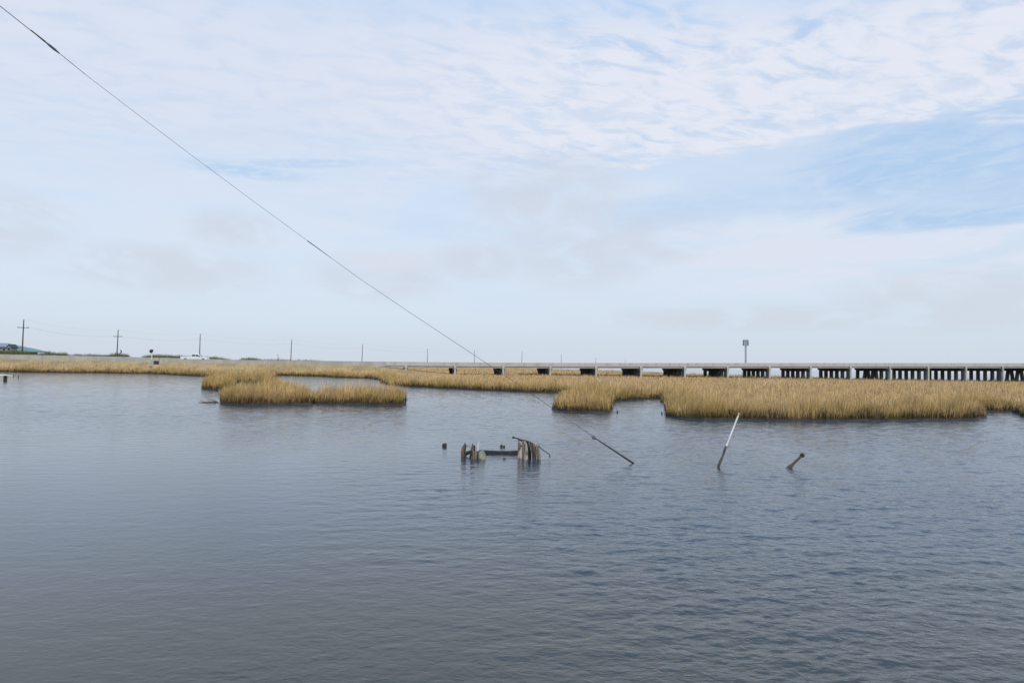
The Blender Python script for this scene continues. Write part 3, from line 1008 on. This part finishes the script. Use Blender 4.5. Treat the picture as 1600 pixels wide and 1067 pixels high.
# small dark gabled cabin between them
a_, b_ = P(9.0, 546, Yh - 4), P(17.8, 546, Yh - 4)
zt, ze_ = P(13, 537.6, Yh - 4).z, P(13, 542.8, Yh - 4).z
xm = (a_.x + b_.x) / 2
cab = empty('gabled_shed', (xm, Yh - 4, 1.0), 'small dark gabled shed peeking over the green roof', 'shed')
MB().prism([(a_.x + .25, 1.0), (b_.x - .25, 1.0), (b_.x - .25, ze_ - .01), (xm, zt - .28), (a_.x + .25, ze_ - .01)], Yh - 3.8, Yh - .9).build('wall', M['greyroof'], cab)
MB().prism([(a_.x, ze_ - .12), (xm, zt - .16), (b_.x, ze_ - .12), (b_.x, ze_), (xm, zt), (a_.x, ze_)], Yh - 4, Yh - .6).build('roof', M['darkroof'], cab)
MB().box((xm, Yh - 3.84, ze_ - .5), (.8, .06, .9)).build('door', M['darkroof'], cab)

# ------------------------------------------------------------------ reeds and low shrubs behind the road
prof = [(-80, 543), (0, 545.5), (20, 546), (34, 548.5), (50, 552), (53, 549.7), (75, 549.3), (95, 550.6), (100, 552), (135, 553.2), (150, 553), (166, 552.2), (178, 551.2), (190, 552),
        (197, 556), (201, 562), (217, 562), (219, 555.5), (226, 553.2), (250, 553), (275, 555.2), (290, 556), (330, 557), (357, 559.3), (362, 564), (373, 564), (376, 559.2), (393, 558.8), (405, 560.5),
        (450, 561.6), (462, 563), (467, 561.7), (500, 562.8), (515, 566)]
pp = np.array(prof)
Xc, Yc = [], []
N_ = 60000
pxs = rng.uniform(-80, 512, N_)
u = (pxs - 800) / F_PX
off_ = rng.uniform(18, 30, N_)
xr = 167 * u / (1 - .17 * u)
X = xr * (1 + off_ / 160); Y = 167 + .17 * xr + off_
tops = np.interp(pxs, pp[:, 0], pp[:, 1])
hor = 571 + .0164 * (pxs - 800)
ztop = CAM_H + (hor - tops) / F_PX * Y
# clumpy crown line
ztop = ztop + (vn(X, Y, 3.0, 51) - .40) * .9 + (vn(X, Y, 9.0, 52) - .5) * .5
hz = ztop - .4
k = (hz > 1.2)
X, Y, hz = X[k], Y[k], hz[k]
hz = np.minimum(hz, 6) * rng.uniform(.45, 1.0, len(X)) ** .6
gcol = rng.uniform(0, 1, len(X))[:, None] * .6 + vn(X, Y, 6, 55)[:, None] * .4
c1 = np.array([.085, .10, .032]) * (1 - gcol) + np.array([.22, .19, .075]) * gcol
c0 = c1 * .8
ob = blades('roadside_reeds', X, Y, np.full(len(X), .4), hz, rng.uniform(.10, .24, len(X)), c0, c1, M['foliage'], lean=.13, segs=2)
tag(ob, 'dark olive reeds and low shrubs in a broken strip behind the road', 'reeds', kind='stuff')

# ------------------------------------------------------------------ road signs and small things by the road
def sign_post(px, ytop, Y, base, label, w=.75):
    t = at(px, ytop, Y)
    r = empty('road_sign', (t.x, Y, base), label, 'sign')
    return r, t


r1, t = sign_post(189.5, 546.5, 172, 2.2, 'small dark arrow-shaped road sign leaning beside the second crossarm pole')
MB().box((t.x - .05, 172, (t.z - 1.2 + 2.2) / 2), (.07, .07, t.z - 1.2 - 2.2)).build('post', M['steel'], r1)
z1 = t.z
MB().add([(x + t.x, y, z + z1) for y in (171.93, 171.96) for x, z in ((-.32, 0), (-.02, 0), (.24, -.45), (-.02, -.92), (-.32, -.92), (-.04, -.45))],
         [(0, 1, 2, 5), (5, 2, 3, 4), (11, 8, 7, 6), (10, 9, 8, 11)] + [(k, (k + 1) % 6, 6 + (k + 1) % 6, 6 + k) for k in range(6)]).build('chevron_panel', M['sign'], r1)
r2, t = sign_post(237.5, 545.8, 149, 2.0, 'dark round-topped sign on a pale post rising above the barrier wall')
MB().box((t.x, 149, (t.z - .75 + 1.9) / 2), (.16, .12, t.z - .75 - 1.9)).build('post', M['pvc'], r2)
MB().tube([(t.x - .12, 148.9, t.z - .42), (t.x - .12, 148.86, t.z - .42)], .40, 14).build('sign_panel', M['sign'], r2)
MB().box((t.x + .18, 148.92, t.z - .28), (.28, .05, .5)).build('side_panel', M['sign'], r2)
# pale block and dark box at the wall's foot
Yb = 141.0
a_, b_ = at(232.5, 567, Yb), at(241, 562.4, Yb)
blk = empty('concrete_block', ((a_.x + b_.x) / 2, Yb, a_.z - .1), 'pale concrete block at the foot of the barrier wall under the sign', 'block')
MB().box(((a_.x + b_.x) / 2, Yb, (a_.z + b_.z) / 2 - .15), (b_.x - a_.x, .7, b_.z - a_.z + .3), taper=.88).build('block_body', M['concrete_rail'], blk, bevel=.04)
MB().box(((a_.x + b_.x) / 2, Yb, b_.z + .03), ((b_.x - a_.x) * .8, .55, .05)).build('block_cap', M['concrete'], blk)
a_, b_ = at(241.2, 567, Yb), at(246.6, 563.8, Yb)
bx_ = empty('utility_box', ((a_.x + b_.x) / 2, Yb, a_.z - .1), 'dark box with an upright rod beside the pale concrete block', 'box')
MB().box(((a_.x + b_.x) / 2 + .04, Yb, (a_.z + b_.z) / 2 - .15), (b_.x - a_.x, .6, b_.z - a_.z + .3)).build('cabinet', M['sign'], bx_, bevel=.03)
MB().tube([(b_.x + .05, Yb + .34, a_.z - .3), (b_.x + .12, Yb + .34, at(246.6, 558.2, Yb).z)], .045, 6).build('rod', M['rust'], bx_)
# thin delineator posts by the wall
for px, y0, y1, Y, label in ((66, 563, 553, 144, 'thin dark marker post standing before the barrier wall, left end'),
                             (434.3, 565, 553.5, 176, 'short thin marker post among the low shrubs behind the road')):
    a_, b_ = at(px, y0, Y), at(px, y1, Y)
    o = empty('marker_post', (a_.x, Y, a_.z - .5), label, 'post')
    MB().tube([(a_.x, Y, a_.z - .8), (b_.x, Y, b_.z)], .055, 6).build('post', M['steel'], o)
    MB().box((b_.x, Y - .07, b_.z - .16), (.12, .02, .28)).build('reflector', M['sign'], o)

# ------------------------------------------------------------------ cell tower beyond the bridge
YT = 620.0
t = at(1165.2, 531.0, YT)
tw = empty('cell_tower', (t.x, YT, 0), 'slim grey lattice cell tower with antenna panels standing beyond the bridge', 'tower')
Ht = t.z
mast = MB()
leg = [(.85 * math.cos(a_), .85 * math.sin(a_)) for a_ in (R(80), R(200), R(320))]
for lx_, ly_ in leg:
    mast.tube([(lx_, ly_, -1), (lx_ * .8, ly_ * .8, Ht)], .19, 6)
nb = 18
for k in range(nb):
    z0, z1 = Ht * k / nb, Ht * (k + 1) / nb
    for i in range(3):
        (ax, ay), (bx2, by2) = leg[i], leg[(i + 1) % 3]
        mast.tube([(ax * .9, ay * .9, z0), (bx2 * .9, by2 * .9, z1)], .05, 4)
mast.build('lattice_mast', M['antenna'], tw, local=True)
for zz in (Ht - .9, Ht - 5.2):
    pf = MB()
    ring = [(1.9 * math.cos(R(60 * k)), 1.9 * math.sin(R(60 * k)), zz) for k in range(7)]
    pf.tube(ring, .09, 5)
    for k in range(3):
        pf.tube([(leg[k][0] * .8, leg[k][1] * .8, zz), ring[2 * k + 1]], .08, 5)
    pf.build('antenna_frame', M['antenna'], tw, local=True)
for k in range(9):
    a_ = R(40 * k + 10)
    x, y = 2.35 * math.cos(a_), 2.35 * math.sin(a_)
    MB().box((x, y, Ht - 2.9 + .5 * (k % 2)), (.46, .34, 5.0), Matrix.Rotation(a_, 3, 'Z')).build('antenna_panel', M['antenna'], tw, local=True)
for k, (x, y) in enumerate(((.4, .2), (-1.1, .5), (1.5, -.4))):
    MB().tube([(x, y, Ht - .5), (x, y, Ht + 1.3)], .06, 5).build('whip_antenna', M['antenna'], tw, local=True)

# ------------------------------------------------------------------ guy wire, from its pole (outside the picture) to the rod in the water
A0 = ground(989.5, 723.5)
A = at(990, 723.5, A0.y) + Vector((0, 0, -.5))
rod_dir_pt = at(928.5, 683.5, A0.y - 1.6)
top_pt = at(-60, -36, 8.6)
chain_px = [(928.5, 683.5), (860, 635.5), (800, 594.5), (742, 555.5), (640, 488), (560, 434), (482, 377.5), (400, 317.5), (300, 243.5), (220, 183), (133, 116.5), (82, 75), (0, 10), (-60, -38)]
# depth runs linearly in 1/Y along a straight wire
Ya, Yb_ = rod_dir_pt.y, 8.6
pts = []
L0 = math.hypot(928.5 + 60, 683.5 + 38)
for px, py in chain_px:
    f = math.hypot(928.5 - px, 683.5 - py) / L0
    pts.append(at(px, py, 1 / ((1 - f) / Ya + f / Yb_)))
guy = empty('guy_wire', A0, 'long slanting steel guy wire running from upper left down to a rod in the water', 'guy wire')
end = pts[-1] + (pts[-1] - pts[-2]).normalized() * 4.2
MB().tube([rod_dir_pt] + pts[1:11], [.0058, .0056, .0052, .0048] + [.0040, .0034] + [.0028] * 5, 6).build('wire', M['wire'], guy)
MB().tube(pts[11:] + [end], .0052, 6).build('wire', M['wire'], guy)
gd = (pts[11] - pts[10]).normalized()
MB().tube([pts[10], pts[11]], .0042, 6).build('preformed_grip', M['wire'], guy)
MB().tube([pts[11] - gd * .10, pts[11] - gd * .03, pts[11] + gd * .03, pts[11] + gd * .10], [.008, .017, .017, .009], 10).build('coupling', M['insul'], guy)
MB().tube([pts[11] + gd * .10, pts[11] + gd * .30], [.012, .007], 8).build('thimble', M['rust'], guy)
# splice half way
sp = pts[6]; sd = (pts[5] - pts[6]).normalized()
MB().tube([sp - sd * .02, sp, sp + sd * .55], [.009, .009, .0045], 7).build('splice', M['wire'], guy)
rd = (rod_dir_pt - A0)
MB().tube([A0 - rd * .35, A0, A0 + rd * .6, rod_dir_pt], [.034, .030, .021, .014], 8).build('anchor_rod', M['rust'], guy)
rdn = rd.normalized()
eye = [rod_dir_pt + rdn * (.06 + .055 * math.sin(th)) + Vector((.055 * math.cos(th), 0, 0)).cross(Vector((0, 1, 0))) for th in np.linspace(0, 2 * math.pi, 13)]
MB().tube(eye, .014, 6, cap=False).build('rod_eye', M['steel'], guy)
MB().tube([rod_dir_pt - rdn * .05, rod_dir_pt + rdn * .05], .042, 8).build('nut', M['steel'], guy)
# the pole it braces, outside the frame on the left
up_ = empty('utility_pole', (end.x, end.y, 0), 'near wooden utility pole braced by the slanting guy wire', 'utility pole')
MB().tube([(end.x - .15, end.y, -1.5), (end.x - .14, end.y, end.z + 1.5)], [.19, .13], 12).build('pole', M['pole'], up_, smooth=True)

# ------------------------------------------------------------------ leaning pole, stub, floating bits
b0 = ground(1122, 729.5)
tp = at(1154.5, 646.5, b0.y + .25)
jn = b0.lerp(tp, .37)
lp = empty('leaning_pole', b0, 'thin leaning pole in the water, white on top and dark wood below', 'pole')
d_ = tp - b0
MB().tube([b0 - d_ * .25, b0, b0.lerp(jn, .3), b0.lerp(jn, .55) + Vector((.01, 0, 0)), b0.lerp(jn, .85), jn + d_ * .02], [.036, .037, .042, .030, .037, .028], 9, jit=.25).build('wooden_shaft', M['wood_dk2'], lp)
MB().tube([jn, jn.lerp(tp, .96), tp], [.023, .025, .023], 10).build('white_sleeve', M['pvc'], lp)
MB().tube([tp - d_.normalized() * .06, tp + d_.normalized() * .03], [.027, .029], 10).build('sleeve_cap', M['wood_pale'], lp)
b0 = ground(1232.5, 731)
tp = at(1253, 711.5, b0.y + .1)
d_ = tp - b0
st = empty('broken_stub', b0, 'short thick driftwood stub poking out of the water, right of the leaning pole', 'stub')
MB().tube([b0 - d_ * .4 - Vector((.02, 0, .1)), b0 - d_ * .04, b0 + d_ * .12, b0 + d_ * .35, b0 + d_ * .8, tp], [.07, .068, .06, .038, .034, .038], 10, jit=.3).build('shaft', M['wood_dk2'], st)
MB().tube([tp - d_ * .08, tp - d_ * .02, tp + d_ * .08, tp + d_ * .12], [.04, .062, .066, .042], 9, jit=.2).build('knob', M['wood_dark'], st)


def lump(name, px, py, wpx, hpx, label, cat, mt=None):
    g_ = ground(px, py)
    s_ = g_.y / F_PX
    w_, h_ = wpx * s_, hpx * s_
    mb = MB()
    mb.tube([g_ + Vector((0, 0, -.25)), g_ + Vector((.0, 0, h_ * .35)), g_ + Vector((w_ * .05, 0, h_ * .8)), g_ + Vector((w_ * .02, 0, h_))],
            [w_ * .48, w_ * .5, w_ * .47, w_ * .28], 9, jit=.28)
    return tag(mb.build(name, mt or M['wood_dark'], bevel=.004), label, cat)


lump('piling_stump', 694.5, 697.5, 7.6, 5.2, 'squat black piling stump alone left of the wreck', 'stump')
lump('floating_debris', 783.5, 698.5, 4, 4, 'left one of two tiny dark bits behind the wreck beam', 'debris')
lump('floating_debris', 787.5, 698.5, 3.2, 3, 'right one of two tiny dark bits behind the wreck beam', 'debris')
lump('floating_debris', 788, 717.6, 4.5, 1.8, 'tiny flat dark bit in front of the wreck beam', 'debris')
for px, py, top, label in ((964.5, 645, 634, 'thin pale stake in the inlet right of the grass point'), (1034, 647, 643, 'tiny dark stake by the left tip of the big marsh')):
    g_ = ground(px, py); tp_ = at(px - .6, top, g_.y)
    o = empty('stake', g_, label, 'stake')
    MB().tube([g_ - Vector((0, 0, .4)), tp_], [.022, .014], 6, jit=.2).build('shaft', M['wood_grey'], o)
    MB().tube([g_ - Vector((0, 0, .1)), g_ + Vector((.01, 0, .14))], [.06, .035], 7, jit=.3).build('foot', M['wood_dark'], o)

# dead branch by the left island
g_ = ground(330, 629)
br = MB()
Yg = g_.y
tw_ = [at(309.5, 628.4, Yg - .2), at(318, 628.2, Yg - .1), at(330, 628.6, Yg), at(346, 630.2, Yg + .1)]
br.tube([q - Vector((0, 0, .02)) for q in tw_], [.02, .04, .055, .06], 7, jit=.2)
for (x0, y0), (x1, y1) in (((342, 629), (320, 620.5)), ((338, 629), (328, 621.5)), ((334, 628.6), (323, 625)), ((341, 629), (333, 622)), ((330, 628.5), (313, 625.5))):
    a_, b_ = at(x0, y0, Yg), at(x1, y1, Yg + random.uniform(-.4, .4))
    br.tube([a_, a_.lerp(b_, .6) - Vector((0, 0, .05)), b_], [.035, .022, .008], 5, jit=.2)
tag(br.build('dead_branch', M['wood_brown']), 'bare dead branch lying in the water by the left grass island', 'branch')

# ------------------------------------------------------------------ broken dock at the left edge
Yd = ground(5, 595.5).y
dk = empty('broken_dock', ground(5, 595.5), 'broken dock at the left edge, white beam resting on a dark piling', 'dock')
a_, b_ = at(3.6, 596, Yd), at(9, 587, Yd)
MB().tube([((a_.x + b_.x) / 2, Yd + .2, -.6), ((a_.x + b_.x) / 2, Yd + .2, b_.z)], [(b_.x - a_.x) * .52, (b_.x - a_.x) * .5], 10, jit=.08).build('piling', M['wood_dark'], dk)
p0, p1 = at(-40, 585.3, Yd), at(9.5, 585.9, Yd)
s_ = Yd / F_PX
MB().box(((p0.x + p1.x) / 2, Yd - .05, b_.z + .09), (p1.x - p0.x, .22, .16)).build('beam', M['white'], dk)
MB().box(((p0.x + p1.x) / 2, Yd + .35, b_.z + .22), (p1.x - p0.x - .5, .9, .07)).build('plank', M['wood_grey'], dk)
MB().tube([(p1.x - 3.4, Yd + .2, -.6), (p1.x - 3.4, Yd + .2, b_.z)], .2, 9).build('piling', M['wood_dark'], dk)
p2, p3 = at(9, 586.2, Yd - .4), at(19.6, 587.4, Yd - .4)
MB().tube([p2, p3], [.06, .05], 7).build('pipe', M['pvc'], dk)
for px, py, top, label in ((21.2, 588.6, 585, 'dark stake at the tip of the dock pipe'), (28.4, 590.5, 586, 'lone dark stake out in the water right of the broken dock')):
    g_ = ground(px, py); tp_ = at(px, top, g_.y)
    o = MB().tube([g_ - Vector((0, 0, .4)), g_ + Vector((.01, 0, .1)), tp_], [.07, .06, .045], 7, jit=.2).build('stake', M['wood_dark'])
    tag(o, label, 'stake')

# ------------------------------------------------------------------ wrecked timbers in the middle
Yw = ground(815, 717).y
wk = empty('wrecked_timbers', ground(790, 714), 'wrecked boat or dock timbers, two clusters of staves joined by a long dark beam', 'wreck')


def wp(px, py, dy=0.0): return at(px, py, Yw + dy)


def stave(pts, wpx, mt, name='stave', dy=0.0, flat=.55, jit=.18, n=8):
    s_ = Yw / F_PX
    pp_ = [wp(x, y, dy) for x, y in pts]
    rr = [w * .5 * s_ for w in wpx]
    pp_ = [pp_[0] + (pp_[0] - pp_[1]).normalized() * .25] + pp_
    rr = [rr[0]] + rr
    return MB().tube(pp_, rr, n, jit=jit, flat=flat).build(name, mt, wk)


# left end
stave([(722.8, 711.5), (722.6, 705), (724.3, 698), (727.2, 692)], [5, 5.2, 4.4, 1.8], M['wood_brown'], dy=.30)
stave([(725.3, 712), (725.0, 705), (726.2, 699), (728, 694.5)], [5.2, 5.4, 4.2, 2], M['wood_dark'], dy=.42)
stave([(727, 710), (731, 707), (735, 705.5)], [5.5, 6, 5], M['wood_dark'], 'log', dy=.5)
o = MB().tube([wp(727, 699, .4), wp(729, 696.6, .4), wp(732.5, 697.2, .4), wp(736, 699.5, .4)], .009, 6).build('loose_wire', M['wire'], wk)
stave([(735.2, 713), (736.2, 706), (737.6, 699), (738.6, 692.6)], [3.4, 3.2, 2.6, 1.6], M['wood_brown'], dy=.1)
stave([(738.6, 716), (738.4, 708), (739.2, 700), (739.4, 695.6)], [3.0, 3.0, 2.6, 1.8], M['wood_brown'], dy=-.05)
stave([(740.8, 712), (741.0, 704), (741.4, 695.4)], [3.8, 3.8, 2.6], M['wood_dark'], dy=.35)
for k in range(5):
    x = 739.4 + k * 2.2
    stave([(x, 718.8), (x - .1, 711), (x + .2, 704 + .5 * (k % 2))], [2.5, 2.5, 2.2], M['wood_brown' if k % 2 else 'wood_grey'], dy=-.12 + .01 * k, flat=.8)
sb = ground(752.4, 717.5)
s_ = sb.y / F_PX
MB().tube([sb + Vector((0, .1, -.3)), sb + Vector((0, .1, .0)), sb + Vector((0, .1, 7.6 * s_)), sb + Vector((-.02, .12, 10.4 * s_)), sb + Vector((-.03, .13, 11.6 * s_))],
          [6.0 * s_, 5.9 * s_, 5.6 * s_, 4.4 * s_, 2.2 * s_], 14, jit=.08).build('rounded_stump', M['stump'], wk, smooth=True)
stave([(746.4, 706), (746.8, 699), (748.0, 690)], [2.1, 2.3, 2.0], M['pvc'], 'white_stick', dy=.1, flat=.9, jit=.05)
# joining beam
y0_ = 1.2
MB().sweep([[wp(x, yt, y0_) + Vector((0, -.09, 0)), wp(x, yt, y0_) + Vector((0, .11, .0)), wp(x, yb, y0_) + Vector((0, .11, -.03)), wp(x, yb, y0_) + Vector((0, -.09, -.01))]
            for x, yt, yb in ((748, 703.4, 708.6), (765, 703.8, 708.8), (780, 704.6, 709.2), (795, 704.6, 709.2), (813, 703.4, 708.6))]).build('beam', M['wood_dark'], wk, bevel=.012)
# right end
stave([(812.6, 713), (812.8, 705), (812.9, 694), (812.6, 687.2)], [7.6, 7.8, 7.6, 6.2], M['wood_pale'], 'post', dy=.1, flat=.8)
MB().tube([wp(814.2, 696.4, -.075), wp(814.2, 696.4, -.01)], .028, 9).build('bolt_hole', M['wood_dark'], wk)
stave([(817.6, 713), (818.0, 703), (817.6, 694), (816.8, 689)], [4.2, 4.2, 3.8, 2.6], M['wood_grey'], dy=.05)
stave([(823.2, 714), (822.9, 705), (821.6, 696), (820.2, 688.4)], [4.0, 4.6, 4.4, 3.0], M['wood_pale'], dy=0, flat=.6)
stave([(827.6, 714.5), (827.4, 706), (825.8, 697), (823.0, 689)], [5.4, 5.6, 4.8, 3.2], M['wood_dark'], dy=.08, flat=.7)
stave([(833.2, 717.5), (832.8, 709), (831.0, 699), (827.8, 691)], [3.2, 3.4, 3.2, 2.2], M['wood_dark'], dy=-.08, flat=.7)
stave([(836.2, 712), (835.4, 705), (833.6, 697.6), (831.8, 691.6)], [3.0, 3.6, 3.8, 2.0], M['wood_brown'], dy=.15, flat=.6)
stave([(839.4, 716), (839.6, 708), (837.6, 699), (835.0, 691.4)], [4.4, 4.8, 4.4, 2.4], M['wood_pale'], dy=-.02, flat=.55)
stave([(843.2, 718.2), (843.0, 710), (841.0, 701), (838.6, 695)], [3.6, 4.2, 3.8, 2.4], M['wood_grey'], dy=-.12, flat=.6)
MB().tube([wp(801, 683.2, .05), wp(806, 684.2, .05), wp(813, 687, .05), wp(822, 688.4, .05), wp(829, 691, .02), wp(832.5, 694, .02)], [.030, .022, .026, .022, .018, .016], 7, jit=.2).build('top_rod', M['rust'], wk)
MB().tube([wp(800.4, 683.0, .05), wp(803.2, 683.5, .05)], [.038, .034], 7, jit=.2).build('rod_knob', M['rust'], wk)
MB().tube([wp(840.5, 696, 0), wp(845, 700, 0), wp(852, 705.6, 0), wp(858.3, 709.4, 0)], [.022, .015, .013, .014], 6).build('bent_rod', M['rust'], wk)
MB().tube([wp(858.3, 709.4, 0), wp(859.2, 711.4, 0), wp(859.2, 714.6, 0)], [.013, .017, .019], 6).build('rod_hook', M['rust'], wk)

sc.cycles.use_adaptive_sampling = True
sc.cycles.max_bounces = 6
